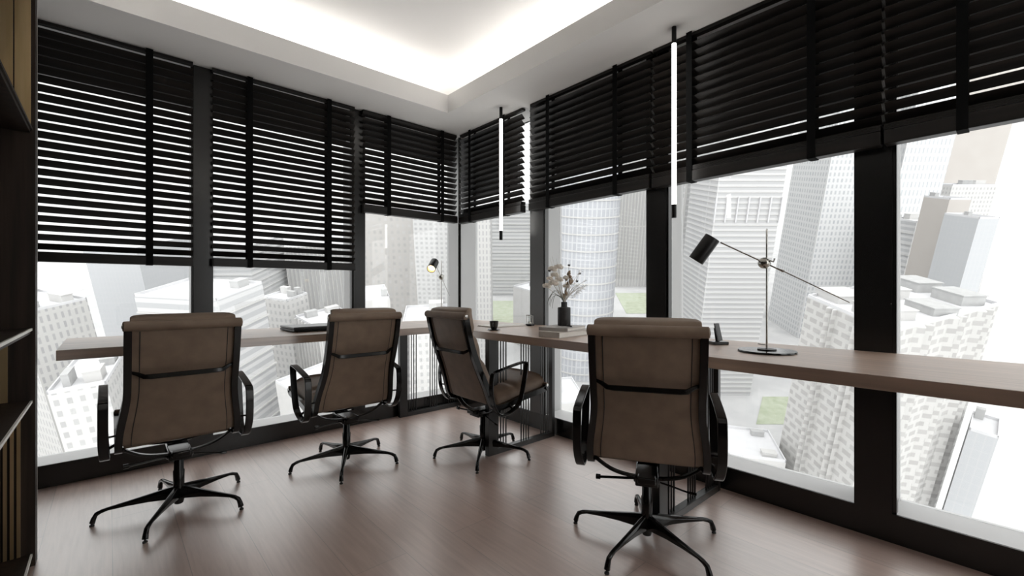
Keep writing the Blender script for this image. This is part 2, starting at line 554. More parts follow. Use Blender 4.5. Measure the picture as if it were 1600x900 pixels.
# ------------------------------------------------------------------ blinds
PITCH = 0.0512
def blind(right, a0, a1, zb, tapes, label, railh, stack):
    c0 = (a0 + a1) / 2
    r = thing('window_blind', label, 'blind', (0.034, c0, 0) if right else (c0, 0.034, 0), 0, 'black slatted blinds')
    def bx(mb, u0, u1, n0, n1, z0, z1):
        u0 -= c0; u1 -= c0
        return mb.bb(n0, n1, u0, u1, z0, z1) if right else mb.bb(u0, u1, n0, n1, z0, z1)
    mt = MAT['blind_y'] if right else MAT['blind']
    bx(MB(), a0, a1, -0.024, 0.012, ZC - 0.022, ZC - 0.002).build('headrail', mt, r, bevel=0.002)
    sl = MB()
    z = zb + railh + 0.03
    i = 0
    wd = 0.046
    while z < ZC - 0.028:
        th = R(42)
        cen = (0, 0, z)
        if right:
            sl.box(cen, (wd, a1 - a0, 0.003), Matrix.Rotation(-th, 3, 'Y'))
        else:
            sl.box(cen, (a1 - a0, wd, 0.003), Matrix.Rotation(th, 3, 'X'))
        z += PITCH
        i += 1
    sl.build('slats', mt, r)
    rb = MB()
    bx(rb, a0, a1, -0.028, 0.030, zb, zb + min(railh, 0.06))
    rb.build('bottom_rail', mt, r, bevel=0.004)
    if stack:
        st = MB()
        zz = zb + 0.0625
        while zz < zb + railh:
            bx(st, a0, a1, -0.025, 0.027, zz, zz + 0.004)
            zz += 0.0052
        st.build('slat_stack', mt, r)
    for t in tapes:
        tp = MB()
        bx(tp, t - 0.017, t + 0.017, 0.0305, 0.0325, zb + 0.004, ZC - 0.003)
        bx(tp, t - 0.017, t + 0.017, -0.0325, -0.0305, zb + 0.004, ZC - 0.003)
        bx(tp, t - 0.017, t + 0.017, -0.0325, 0.0325, zb - 0.002, zb + 0.004)
        tp.build('ladder_tape', MAT['tape'], r)
blind(False, 2.134, 3.10, 1.258, (2.355, 2.85), 'low hanging black slatted blind of the leftmost window beside the bookcase', 0.055, False)
blind(False, 1.061, 2.029, 1.262, (1.270, 1.811), 'low hanging black slatted blind, second from the bookcase, behind the second chair', 0.055, False)
blind(False, 0.066, 0.992, 1.742, (0.239, 0.771), 'short black slatted blind of the left wall next to the room corner', 0.065, True)
blind(True, 0.066, 0.939, 1.735, (0.247, 0.725), 'narrow black slatted blind right of the room corner, behind the short-looking pendant', 0.085, True)
blind(True, 1.028, 2.097, 1.733, (1.238, 1.847), 'black slatted blind above the vase and the books', 0.085, True)
blind(True, 2.115, 3.215, 1.728, (2.356, 2.957), 'black slatted blind above the big desk lamp', 0.085, True)
blind(True, 3.226, 4.30, 1.728, (3.464, 4.06), 'black slatted blind at the right edge of the photo', 0.085, True)

# ------------------------------------------------------------------ desk
DT, DB, DD = 0.828, 0.780, 0.70
wr = thing('worktop', 'long brown wood worktop running in an L along both window walls', 'desk', (0, 0, 0))
MB().bb(0.004, DD, 0.004, 4.60, DB, DT).build('right_wing', MAT['desk_y'], wr, bevel=0.002)
MB().bb(DD + 0.0004, 2.72, 0.004, DD, DB, DT).build('left_wing', MAT['desk_x'], wr, bevel=0.002)

def frame_leg(loc, rz, label):
    r = thing('desk_leg_frame', label, 'desk leg', loc, rz, 'black barred desk leg frames')
    h = DB - 0.0005
    Ln = 0.64
    MB().bb(Ln - 0.075, Ln, -0.02, 0.02, 0, h).build('front_post', MAT['leg_metal'], r, bevel=0.002)
    MB().bb(0, 0.03, -0.02, 0.02, 0, h).build('rear_post', MAT['leg_metal'], r, bevel=0.002)
    MB().bb(0.03, Ln - 0.075, -0.02, 0.02, 0, 0.035).build('bottom_rail', MAT['leg_metal'], r, bevel=0.002)
    MB().bb(0.03, Ln - 0.075, -0.02, 0.02, h - 0.02, h).build('top_rail', MAT['leg_metal'], r, bevel=0.002)
    for g in (0.055, 0.255, 0.47):
        for k in range(4):
            MB().bb(g + k * 0.024, g + k * 0.024 + 0.006, -0.004, 0.004, 0.035, h - 0.02).build('bar', MAT['leg_metal'], r)
    return r
lf = frame_leg((0.03, 1.262, 0), 0, 'black barred desk leg frame behind the third chair, facing the camera')
dup(lf, (0.03, 0.045, 0), 0, 'black barred desk leg frame standing against the left sill between second and third chair')
dup(lf, (0.03, 2.50, 0), 0, 'black barred desk leg frame under the desk behind the nearest right-hand chair')

# ------------------------------------------------------------------ chairs
PROF = [(0.372, 0.452), (0.353, 0.428), (0.250, 0.411), (0.136, 0.397), (0.040, 0.378), (-0.046, 0.366), (-0.092, 0.372), (-0.116, 0.398), (-0.134, 0.450),
        (-0.154, 0.510), (-0.199, 0.625), (-0.242, 0.735), (-0.270, 0.830), (-0.285, 0.891), (-0.297, 0.950)]
def rail_x(z, f):
    """lateral position of the side frame"""
    if f > -0.05:
        return 0.232
    t = min(max((z - 0.40) / 0.26, 0), 1)
    t = t * t * (3 - 2 * t)
    return 0.232 * (1 - t) + 0.204 * t

def make_chair(label):
    r = thing('office_chair', label, 'chair', (0, 0, 0), 0, 'brown leather swivel chairs')
    lea, met = MAT['leather'], MAT['chair_metal']
    pr = spline([(0, a, b) for a, b in PROF], 60)
    # side frames
    for sx in (-1, 1):
        MB().band([(sx * rail_x(p.z, p.y), p.y, p.z) for p in pr], (1, 0, 0), 0.028, 0.036).build('side_frame', met, r, True, 0.005)
    # backrest leather: rear skin follows the frame, front carries three soft pads
    back = [p for p in pr if p.y < -0.085 and p.z > 0.385]
    z0, z1 = back[0].z, back[-1].z
    creases = (0.66, 0.82)
    def pad_t(z):
        base = 0.088
        for cz in creases:
            base -= 0.036 * math.exp(-((z - cz) / 0.018) ** 2)
        if z < 0.47:
            base -= 0.045 * (0.47 - z) / 0.09
        return base
    rg = []
    us = [-1, -0.985, -0.95, -0.88, -0.75, -0.5, -0.25, 0, 0.25, 0.5, 0.75, 0.88, 0.95, 0.985, 1]
    path = []
    for i, p in enumerate(back):
        t = (back[min(i + 1, len(back) - 1)] - back[max(i - 1, 0)]).normalized()
        nf = V(0, t.z, -t.y)                       # towards the sitter
        path.append((p, nf, pad_t(p.z), 1.0))
    pl, nl, tl, _ = path[-1]
    tt = V(0, nl.z * -1, nl.y)
    # rounded head pad rising over the top roll
    path.append((pl + V(0, 0.008, 0.018), nl, 0.080, 1.0))
    path.append((pl + V(0, 0.016, 0.032), nl, 0.064, 0.995))
    path.append((pl + V(0, 0.030, 0.038), nl, 0.036, 0.985))
    for p, nf, th, sc in path:
        hw = (rail_x(p.z, p.y) - 0.006) * sc
        # rear skin dips a little at the middle bar
        dip = 0.010 * math.exp(-((p.z - 0.725) / 0.02) ** 2)
        rear = [p + V(u * hw, 0, 0) + nf * (dip - 0.008 * (1 - abs(u) ** 4)) for u in us]
        front = [p + V(u * hw, 0, 0) + nf * (0.012 + (th - 0.012) * (1 - abs(u) ** 9) ** 0.5) for u in us[::-1]]
        rg.append(rear + front)
    bk = MB().rings(rg).build('backrest', lea, r, True, 0, 1)
    for sx in (-1, 1):
        MB().tube([p + V(sx * (rail_x(p.z, p.y) - 0.014) * 0.86, 0, 0) - nf * (0.0045 - 0.010 * math.exp(-((p.z - 0.725) / 0.02) ** 2)) for p, nf, th, sc in path[:-3]], 0.0016, 6).build('seam', MAT['rubber'], bk, True)
    # head roll
    top = pr[-1]
    MB().lathe([(0.006, -0.222), (0.018, -0.2215), (0.0225, -0.217), (0.0225, 0.217), (0.018, 0.2215), (0.006, 0.222)], 20, (0, top.y - 0.004, top.z - 0.004), (1, 0, 0)).build('head_roll', lea, r, True)
    for sx in (-1, 1):
        MB().lathe([(0.0105, 0), (0.0105, 0.002), (0.006, 0.004)], 16, (sx * 0.221, top.y - 0.004, top.z - 0.004), (sx, 0, 0)).build('roll_cap', MAT['steel'], r, True)
    # seat cushion
    sp = [p for p in pr if p.y > -0.07]
    sp = sp[::-1]
    rg = []
    for i, p in enumerate(sp):
        s_ = i / (len(sp) - 1)
        th = 0.085 - 0.014 * math.exp(-((p.y - 0.13) / 0.016) ** 2)
        if s_ > 0.9:
            th *= math.sqrt(max(1 - ((s_ - 0.9) / 0.1) ** 2 * 0.75, 0.05))
        if s_ < 0.08:
            th *= 0.7 + 0.3 * s_ / 0.08
        hw = 0.214
        bot = [V(u * hw, p.y, p.z - 0.006) for u in us]
        fr = [V(u * hw, p.y, p.z + 0.012 + (th - 0.012) * (1 - abs(u) ** 6) ** 0.5) for u in us[::-1]]
        rg.append(bot + fr)
    MB().rings(rg).build('seat', lea, r, True, 0, 1)
    fr = pr[0]
    MB().lathe([(0.006, -0.243), (0.016, -0.2425), (0.018, -0.239), (0.018, 0.239), (0.016, 0.2425), (0.006, 0.243)], 18, (0, fr.y - 0.004, fr.z - 0.004), (1, 0, 0)).build('front_roll', lea, r, True)
    for sx in (-1, 1):
        MB().lathe([(0.011, 0), (0.011, 0.002), (0.006, 0.004)], 16, (sx * 0.243, fr.y - 0.004, fr.z - 0.004), (sx, 0, 0)).build('roll_cap', MAT['steel'], r, True)
    # curved bar across the back
    bar = []
    for k in range(17):
        u = -1 + k / 8
        a = 1 - abs(u)
        d_ = min(a / 0.3, 1)
        d_ = d_ * d_ * (3 - 2 * d_)
        bar.append((u * 0.196, -0.246 - 0.022 * d_, 0.742 - 0.024 * d_))
    wv = [0.012 + 0.010 * min((1 - abs(-1 + k / 8)) / 0.3, 1) for k in range(17)]
    MB().band(bar, (0, 0.25, 1), wv, 0.010).build('back_stretcher', met, r, True, 0.003)
    # seat stretchers and tilt mechanism
    for yy, zz in ((0.10, 0.345), (-0.055, 0.325)):
        pts = [(-0.230, yy, zz + 0.044), (-0.15, yy, zz - 0.006), (-0.06, yy, zz - 0.026), (0.06, yy, zz - 0.026), (0.15, yy, zz - 0.006), (0.230, yy, zz + 0.044)]
        MB().band(spline(pts, 22), (0, 1, 0), 0.028, 0.011).build('seat_stretcher', met, r, True, 0.004)
    mb = MB().box((0, 0.02, 0.287), (0.095, 0.20, 0.046))
    mb.box((0, -0.085, 0.300), (0.075, 0.05, 0.028))
    mb.tube([(-0.055, -0.05, 0.288), (0.055, -0.05, 0.288)], 0.017, 14)
    mb.build('tilt_mechanism', met, r, True, 0.006)
    MB().tube([(-0.045, -0.04, 0.283), (-0.195, -0.06, 0.279)], 0.006, 8).tube([(-0.195, -0.06, 0.279), (-0.215, -0.06, 0.279)], 0.011, 10).build('tension_knob', met, r, True)
    MB().tube(spline([(0.045, -0.02, 0.270), (0.10, -0.03, 0.262), (0.16, -0.04, 0.250), (0.20, -0.04, 0.244)], 10), [0.004] * 7 + [0.006] * 3, 8).build('height_lever', met, r, True)
    # armrests: closed flat loops
    loop = [(-0.118, 0.602), (-0.05, 0.617), (0.05, 0.634), (0.112, 0.640), (0.130, 0.630), (0.126, 0.600), (0.108, 0.510), (0.084, 0.420),
            (0.060, 0.372), (0.010, 0.340), (-0.06, 0.330), (-0.110, 0.350), (-0.146, 0.410), (-0.160, 0.480), (-0.160, 0.545), (-0.150, 0.588)]
    dense = []
    nL = len(loop)
    for i in range(nL):
        a, b, c_, d = (Vector((0, *loop[(i + q) % nL])) for q in (-1, 0, 1, 2))
        for k in range(4):
            t = k / 4
            dense.append(0.5 * ((2 * b) + (c_ - a) * t + (2 * a - 5 * b + 4 * c_ - d) * t * t + (3 * b - a - 3 * c_ + d) * t ** 3))
    for sx in (-1, 1):
        pts = []
        for p in dense:
            k = min(max((0.44 - p.z) / 0.10, 0), 1)
            pts.append((sx * (0.284 - 0.006 * k * k), p.y, p.z))
        am = MB().band(pts, (1, 0, 0), 0.036, 0.010, True)
        ar = am.build('armrest', met, r, True, 0.003)
        MB().tube([(sx * 0.225, -0.128, 0.448), (sx * 0.279, -0.156, 0.450)], 0.0045, 8).build('arm_bolt', met, ar, True)
        MB().tube([(sx * 0.236, 0.02, 0.372), (sx * 0.274, 0.02, 0.350)], 0.007, 8).build('arm_bolt', met, ar, True)
    # column
    cb = MB().lathe([(0.012, 0.022), (0.019, 0.026), (0.023, 0.040), (0.0245, 0.19), (0.021, 0.196), (0.0205, 0.25), (0.017, 0.256), (0.017, 0.275)], 24)
    cb.build('column', met, r, True)
    # five-star base: each leg a part, its glide a sub-part
    for k in range(5):
        a = R(90 + 9.4 + 72 * k)
        d_ = V(math.cos(a), math.sin(a), 0)
        sd = V(-math.sin(a), math.cos(a), 0)
        pts, ww, hh = [], [], []
        for rr, zt, zbm, w_ in ((0.012, 0.116, 0.052, 0.034), (0.05, 0.110, 0.056, 0.034), (0.12, 0.098, 0.062, 0.029), (0.20, 0.085, 0.063, 0.024), (0.27, 0.0745, 0.060, 0.020), (0.293, 0.070, 0.053, 0.020)):
            pts.append(d_ * rr + V(0, 0, (zt + zbm) / 2)); ww.append(w_); hh.append(zt - zbm)
        rg = []
        for p, w_, h_ in zip(pts, ww, hh):
            a1, b1 = sd * w_ / 2, V(0, 0, h_ / 2)
            rg.append([p - a1 * 0.7 - b1, p + a1 * 0.7 - b1, p + a1 + b1 * 0.35, p + a1 * 0.45 + b1, p - a1 * 0.45 + b1, p - a1 + b1 * 0.35])
        for rr, zc, thk, w_ in ((0.312, 0.052, 0.018, 0.021), (0.321, 0.032, 0.020, 0.023), (0.326, 0.013, 0.022, 0.025)):
            p = d_ * rr + V(0, 0, zc)
            tdir = (d_ * 0.35 - V(0, 0, 1)).normalized() if zc < 0.045 else (d_ - V(0, 0, 0.8)).normalized()
            up = (d_ * -tdir.z + V(0, 0, 1) * tdir.dot(d_)).normalized()
            a1, b1 = sd * w_ / 2, up * thk / 2
            rg.append([p - a1 * 0.7 - b1, p + a1 * 0.7 - b1, p + a1 + b1 * 0.35, p + a1 * 0.45 + b1, p - a1 * 0.45 + b1, p - a1 + b1 * 0.35])
        lg = MB().rings(rg).build('leg', met, r, True, 0.002)
        MB().lathe([(0.004, 0.016), (0.004, 0.007), (0.009, 0.006), (0.010, 0.0)], 12, d_ * 0.327).build('glide', MAT['rubber'], lg, True)
    return r
ch = make_chair('brown leather swivel chair nearest the bookcase, its back to the camera, leftmost')
ch.location = (2.277, 0.776, 0)
ch.rotation_euler = (0, 0, R(-180))
dup(ch, (1.4096, 0.752, 0), R(-180), 'brown leather swivel chair behind the black laptop, second from the bookcase, left armrest fully shown')
dup(ch, (0.66, 1.209, 0), R(90), 'brown leather swivel chair at the desk corner, turned sideways, beside the coffee cup')
dup(ch, (0.773, 2.518, 0), R(-149 - 90), 'brown leather swivel chair before the right wall, seen straight from behind, nearest the desk lamp')

# ------------------------------------------------------------------ pendants
def pendant(loc, label):
    r = thing('pendant_light', label, 'pendant light', loc, 0, 'slim pendant tubes')
    MB().lathe([(0.013, 0.98), (0.013, ZC - 1.51)], 16).build('ceiling_rod', MAT['black_satin'], r, True)
    MB().lathe([(0.0125, 0.075), (0.0125, 0.98)], 16).build('light_tube', MAT['tube'], r, True)
    MB().lathe([(0.013, 0.0), (0.0135, 0.002), (0.0135, 0.075)], 16).build('end_cap', MAT['black_satin'], r, True)
    return r
pd = pendant((0.168, 2.32, 1.51), 'slim vertical lit pendant tube hanging above the nearest right-hand chair')
dup(pd, (0.171, 0.82, 1.51), 0, 'slim vertical lit pendant tube hanging near the room corner, the smaller-looking of two')

# ------------------------------------------------------------------ desk lamps
def desk_lamp(label):
    r = thing('desk_lamp', label, 'desk lamp', (0, 0, 0), 0, 'black and steel desk lamps')
    MB().lathe([(0.02, 0), (0.113, 0.0), (0.116, 0.004), (0.115, 0.009), (0.02, 0.010)], 48).build('base', MAT['black_gloss'], r, True)
    MB().lathe([(0.038, 0.010), (0.038, 0.014), (0.01, 0.016)], 24).build('pole_collar', MAT['black_satin'], r, True)
    MB().tube([(0, 0, 0.014), (0, 0, 0.40), (0, 0, 0.540), (0, 0, 0.546)], [0.0045, 0.0045, 0.004, 0.001], 12).tube([(-0.035, 0.012, 0.034), (0.0, 0.0, 0.032)], 0.003, 8).build('pole', MAT['steel'], r, True)
    # local +X is the photo's right for the big lamp
    MB().sphere((-0.010, 0.0, 0.394), 0.026, sub=3).build('ball_joint', MAT['nickel'], r, True)
    MB().tube([(0.008, -0.012, 0.405), (0.024, -0.018, 0.398), (0.028, -0.018, 0.412)], 0.004, 8).build('wing_screw', MAT['steel'], r, True)
    MB().tube([(-0.186, 0, 0.493), (0.033, 0, 0.372), (0.064, 0, 0.356), (0.066, 0, 0.355), (0.300, 0, 0.222)], [0.0035, 0.0035, 0.0065, 0.0032, 0.0022], 10).build('arm', MAT['steel'], r, True)
    ax = V(-26, 0, -38).normalized()
    top = V(-0.219, 0, 0.518)
    sh = MB().lathe([(0.002, 0.0), (0.034, 0.0), (0.036, 0.003), (0.036, 0.127), (0.0345, 0.128), (0.033, 0.126), (0.033, 0.02), (0.002, 0.018)], 32, top, ax).build('lamp_shade', MAT['black_satin'], r, True)
    MB().lathe([(0.0325, 0.100), (0.0325, 0.1235), (0.0320, 0.1235), (0.0320, 0.1005)], 32, top, ax).build('inner_rim', MAT['brass'], sh, True)
    MB().lathe([(0.004, 0.085), (0.026, 0.090), (0.031, 0.100), (0.026, 0.108), (0.004, 0.111)], 20, top, ax).build('bulb', MAT['bulb'], r, True)
    return r
la = desk_lamp('black and steel desk lamp with long tilted arm on the right-hand desk')
la.location = (0.372, 2.869, DT)
vz = math.atan2(RGT.y, RGT.x)
la.rotation_euler = (0, 0, vz - R(25))
lh = (EYE - V(0.30, 0.14, 0)).normalized()
lb = dup(la, (0.30, 0.14, DT), math.atan2(lh.y, lh.x) + PI - R(15), 'lit black desk lamp seen end-on in the room corner, above the sideways chair')
for o in lb.children:                    # its head is tipped further up, opening towards the room
    if o.name.split('.')[0] in ('lamp_shade', 'bulb'):
        pv = Matrix.Translation((-0.219, 0, 0.518))
        o.matrix_local = pv @ Matrix.Rotation(R(24), 4, 'Y') @ pv.inverted()

# ------------------------------------------------------------------ things on the desk
def slab(name, mat, parent, L_, N_, R_, z0, z1, bevel=0.001):
    a, b, c_ = V(*L_, 0), V(*N_, 0), V(*R_, 0)
    d = a + c_ - b
    m_ = MB()
    lo = [m_.bm.verts.new((p.x, p.y, z0)) for p in (a, b, c_, d)]
    hi = [m_.bm.verts.new((p.x, p.y, z1)) for p in (a, b, c_, d)]
    m_.bm.faces.new(lo[::-1]); m_.bm.faces.new(hi)
    for k in range(4):
        m_.bm.faces.new((lo[k], lo[(k + 1) % 4], hi[(k + 1) % 4], hi[k]))
    return m_.build(name, mat, parent, False, bevel)

def book(label, L_, N_, R_, z0, z1, cover):
    b = Vector((*N_, 0))
    r = thing('book', label, 'book', (b.x, b.y, z0), 0, 'books lying under the vase')
    def loc(p):
        return (p[0] - b.x, p[1] - b.y)
    l, n, q = Vector(loc(L_)), Vector((0, 0)), Vector(loc(R_))
    h = z1 - z0
    slab('back_cover', cover, r, l, n, q, 0, 0.0035)
    slab('front_cover', cover, r, l, n, q, h - 0.0035, h)
    i = 0.004
    ln, qn = l.normalized(), q.normalized()
    slab('spine', cover, r, l, n, qn * 0.004, 0.0035, h - 0.0035)
    slab('pages', MAT['paper'], r, l - ln * i + qn * 0.004, ln * i + qn * 0.004, q - qn * i + ln * i, 0.0035, h - 0.0035)
    return r
book('thick taupe book lying on the desk, bottom of the stack under the vase', (0.655, 1.730), (0.640, 1.880), (0.330, 1.852), DT, DT + 0.033, MAT['book_cover'])
book('thinner grey book lying on top of the thick taupe book', (0.625, 1.700), (0.575, 1.885), (0.325, 1.818), DT + 0.0335, DT + 0.0545, MAT['book_cover2'])
ZB = DT + 0.055
vs = thing('vase', 'dark bottle vase with a narrow neck standing on the books', 'vase', (0.436, 1.735, ZB))
MB().lathe([(0.002, 0), (0.038, 0.0), (0.040, 0.003), (0.040, 0.108), (0.037, 0.113), (0.020, 0.116), (0.019, 0.120), (0.019, 0.146), (0.015, 0.147), (0.014, 0.12), (0.002, 0.115)], 36).build('body', MAT['vase'], vs, True)
# pen on the books
pn = thing('pen', 'slim black pen lying on the grey book beside the vase', 'pen', (0.47, 1.80, ZB + 0.0045), R(60))
MB().tube([(-0.06, 0, 0), (0.045, 0, 0), (0.060, 0, 0), (0.066, 0, 0)], [0.0042, 0.0042, 0.003, 0.0008], 12).build('barrel', MAT['black_satin'], pn, True)
MB().bb(-0.058, -0.02, -0.0015, 0.0015, 0.0042, 0.0062).build('clip', MAT['steel'], pn)

# dried flowers in the vase (local axes: px = photo right, pz = up)
random.seed(7)
fl = thing('dried_flowers', 'bunch of cream blossoms, brown buds and pale stalks in the dark vase', 'flowers', (0.436, 1.735, ZB + 0.118), math.atan2(RGT.y, RGT.x))
P = 1 / 249.0
def fpt(px, py, dy=0.0):
    return V((px - 880) * P, dy, (473 - py) * P + 0.028)
base = V(0, 0, 0.0)
def stem_to(tip, bow=0.02, r0=0.0016, mat=None, nm='stem'):
    mid = (base + tip) * 0.5 + V(0, 0, bow)
    pts = spline([tuple(base + V(random.uniform(-.006, .006), random.uniform(-.006, .006), 0)), (tip.x * 0.12, tip.y * 0.12, 0.045), tuple(mid), tuple(tip)], 12)
    MB().tube(pts, [r0] * 8 + [r0 * 0.7] * 4, 6).build(nm, mat or MAT['stem'], fl, True)
def blossom(c_, s):
    b = MB()
    for k in range(9):
        a = k * 2.4
        el = 0.2 + 0.9 * (k / 9)
        d_ = V(math.cos(a) * math.cos(el), math.sin(a) * math.cos(el), math.sin(el))
        q = V(0, 0, 1).rotation_difference(d_).to_matrix()
        b.sphere(c_ + d_ * s * 0.55, s * 0.5, (0.75, 0.28, 1.0), q, 2)
    b.build('blossom', MAT['petal'], fl, True)
for px, py, dy, s in ((862, 424, 0.02, .024), (871, 421, -0.02, .022), (853, 450, 0.01, .022), (863, 446, -0.02, .026), (866, 433, 0.03, .022), (883, 450, 0.01, .018), (882, 437, -0.01, .015), (872, 440, 0.0, .020), (858, 438, .02, .017)):
    c_ = fpt(px, py, dy)
    stem_to(c_)
    blossom(c_, s * 1.35)
for px, py, dy in ((887, 428, 0.0), (883, 436, 0.015), (889, 442, -0.01), (892, 440, 0.02), (885, 446, 0.0), (880, 464, .005), (888, 433, -0.015), (883, 459, 0)):
    c_ = fpt(px, py, dy)
    stem_to(c_, 0.005)
    b = MB()
    b.sphere(c_, 0.015, (0.55, 0.55, 1.25), Matrix.Rotation(random.uniform(-.6, .6), 3, 'Y'), 2)
    b.sphere(c_ + V(0.008, 0.003, -0.006), 0.008, (0.6, 0.6, 1.2), Matrix.Rotation(0.5, 3, 'Y'), 2)
    b.build('bud', MAT['bud'], fl, True)
for px, py, dy in ((904, 429, 0), (900, 441, .01), (888, 416, 0.02), (857, 425, -.01)):
    c_ = fpt(px, py, dy)
    stem_to(c_, 0.01, 0.0009)
    b = MB().sphere(c_, 0.0075, (1.2, 0.8, 0.8), Matrix.Rotation(0.4, 3, 'Y'), 2)
    b.sphere(c_ + V(0.006, 0, 0.003), 0.004, sub=1)
    b.build('berry', MAT['berry'], fl, True)
# drooping blades on the left, arching white stalks on the right, wisps above
for k, (mx, my, ex, ey, dy) in enumerate(((863, 461, 853, 486, .02), (866, 463, 858, 480, -.02), (868, 462, 862, 483, .0), (872, 455, 856, 470, .03), (865, 455, 856, 478, -.03))):
    a, b_ = fpt(mx, my, dy), fpt(ex, ey, dy * 1.6)
    pts = spline([(0, 0, 0), (-0.010, dy * .3, 0.05), tuple(a), tuple((a + b_) / 2 + V(-0.006, 0, 0.012)), tuple(b_)], 16)
    MB().band(pts, (0.3, 1, 0), [0.010] * 10 + [0.010, 0.010, 0.009, 0.007, 0.005, 0.002], 0.0015).build('blade_leaf', MAT['leaf'], fl, True)
for k in range(9):
    an = random.uniform(0.1, 1.25)
    ln = random.uniform(0.11, 0.19)
    tip = V(math.cos(an) * ln, random.uniform(-.06, .06), 0.07 + math.sin(an) * ln * 0.95)
    stem_to(tip, 0.03, 0.0016, MAT['feather'], 'white_stalk')
    b = MB()
    for j in range(16):
        d_ = V(random.uniform(-.3, 1), random.uniform(-.5, .5), random.uniform(-.5, .6)) * 0.032
        b.tube([tip - tip.normalized() * 0.006 * j, tip - tip.normalized() * 0.006 * j + d_], [0.0012, 0.0006], 4)
    b.build('feathery_tip', MAT['feather'], fl)
for px, py in ((858, 405), (862, 402), (868, 406), (889, 408)):
    stem_to(fpt(px, py, random.uniform(-.02, .02)), 0.005, 0.0008)

# coffee cup and saucer
sc_ = thing('saucer', 'black saucer under the coffee cup on the desk corner', 'saucer', (0.575, 1.220, DT))
MB().lathe([(0.002, 0.0), (0.024, 0.0), (0.026, 0.002), (0.044, 0.007), (0.045, 0.009), (0.026, 0.0055), (0.002, 0.005)], 32).build('dish', MAT['ceramic_black'], sc_, True)
cp = thing('coffee_cup', 'small black coffee cup on its black saucer', 'cup', (0.575, 1.220, DT + 0.0055), R(40))
MB().lathe([(0.002, 0.0), (0.018, 0.0), (0.020, 0.004), (0.027, 0.024), (0.0305, 0.050), (0.031, 0.058), (0.029, 0.058), (0.0285, 0.05), (0.025, 0.024), (0.002, 0.010)], 32).build('body', MAT['ceramic_black'], cp, True)
MB().tube(spline([(0.029, 0, 0.046), (0.046, 0, 0.044), (0.046, 0, 0.026), (0.026, 0, 0.022)], 14), 0.0035, 8).build('handle', MAT['ceramic_black'], cp, True)
MB().lathe([(0.001, 0.046), (0.0275, 0.046), (0.0275, 0.0465), (0.001, 0.0465)], 24).build('coffee', MAT['coffee'], cp, True)

# pale notebook behind the cup
nb = thing('notebook', 'thin pale open notebook lying flat behind the coffee cup', 'notebook', (0.30, 0.985, DT), R(-4))
MB().bb(-0.16, 0.16, -0.105, 0.105, 0, 0.004).build('cover', MAT['book_cover'], nb, bevel=0.001)
MB().bb(-0.155, 0.155, -0.100, -0.001, 0.004, 0.010).build('pages', MAT['paper'], nb, bevel=0.002)
MB().bb(-0.155, 0.155, 0.001, 0.100, 0.004, 0.011).build('pages', MAT['paper'], nb, bevel=0.002)

# small hourglass
hg = thing('hourglass', 'small hourglass on a dark square foot near the window post', 'hourglass', (0.118, 1.10, DT), R(20))
MB().bb(-0.028, 0.028, -0.028, 0.028, 0, 0.014).build('foot', MAT['black_satin'], hg, bevel=0.003)
MB().bb(-0.022, 0.022, -0.022, 0.022, 0.078, 0.086).build('cap', MAT['nickel'], hg, bevel=0.002)
MB().lathe([(0.004, 0.0145), (0.016, 0.017), (0.017, 0.028), (0.004, 0.045), (0.004, 0.049), (0.016, 0.066), (0.015, 0.0775), (0.004, 0.0778)], 20).build('glass', MAT['clear'], hg, True)
MB().lathe([(0.001, 0.017), (0.0145, 0.0185), (0.014, 0.024), (0.001, 0.032)], 16).build('sand', MAT['sand'], hg, True)
for sx, sy in ((-1, -1), (1, -1), (1, 1), (-1, 1)):
    MB().tube([(sx * 0.018, sy * 0.018, 0.014), (sx * 0.018, sy * 0.018, 0.078)], 0.0022, 8).build('post', MAT['nickel'], hg, True)

# phone on its stand
ps = thing('phone_stand', 'small black charging stand on the desk beside the nearest right-hand chair', 'phone stand', (0.245, 2.60, DT), vz + R(6))
MB().bb(-0.040, 0.040, -0.030, 0.030, 0, 0.016).build('foot', MAT['black_gloss'], ps, bevel=0.003)
MB().box((0.002, 0.016, 0.045), (0.022, 0.006, 0.075), Matrix.Rotation(R(-14), 3, 'X')).build('back_support', MAT['black_gloss'], ps, bevel=0.002)
ph = thing('phone', 'grey phone standing upright on the small black charging stand', 'phone', (0.245, 2.60, DT + 0.017), vz + R(30))
tl_ = Matrix.Rotation(R(-14), 3, 'X')
MB().box((0, 0.0, 0.045), (0.036, 0.007, 0.090), tl_).build('case', MAT['dark_grey'], ph, bevel=0.002)
MB().box(tuple(V(0, 0, 0.045) + tl_ @ V(0, -0.0038, 0)), (0.032, 0.0006, 0.084), tl_).build('screen', MAT['black_gloss'], ph)

# closed black laptop on the left wing
lp = thing('laptop', 'closed black laptop lying on the left-hand desk beside the second chair', 'laptop', (1.47, 0.36, DT), R(3))
MB().bb(-0.19, 0.19, -0.135, 0.135, 0.003, 0.018).build('base', MAT['black_satin'], lp, bevel=0.004)
MB().bb(-0.19, 0.19, -0.135, 0.135, 0.0195, 0.034).build('lid', MAT['dark_grey'], lp, bevel=0.004)
MB().tube([(-0.15, -0.132, 0.019), (0.15, -0.132, 0.019)], 0.006, 10).build('hinge', MAT['black_satin'], lp, True)
for sx in (-1, 1):
    for sy in (-1, 1):
        MB().lathe([(0.008, 0), (0.008, 0.0032)], 12, (sx * 0.165, sy * 0.11, 0)).build('foot', MAT['rubber'], lp, True)

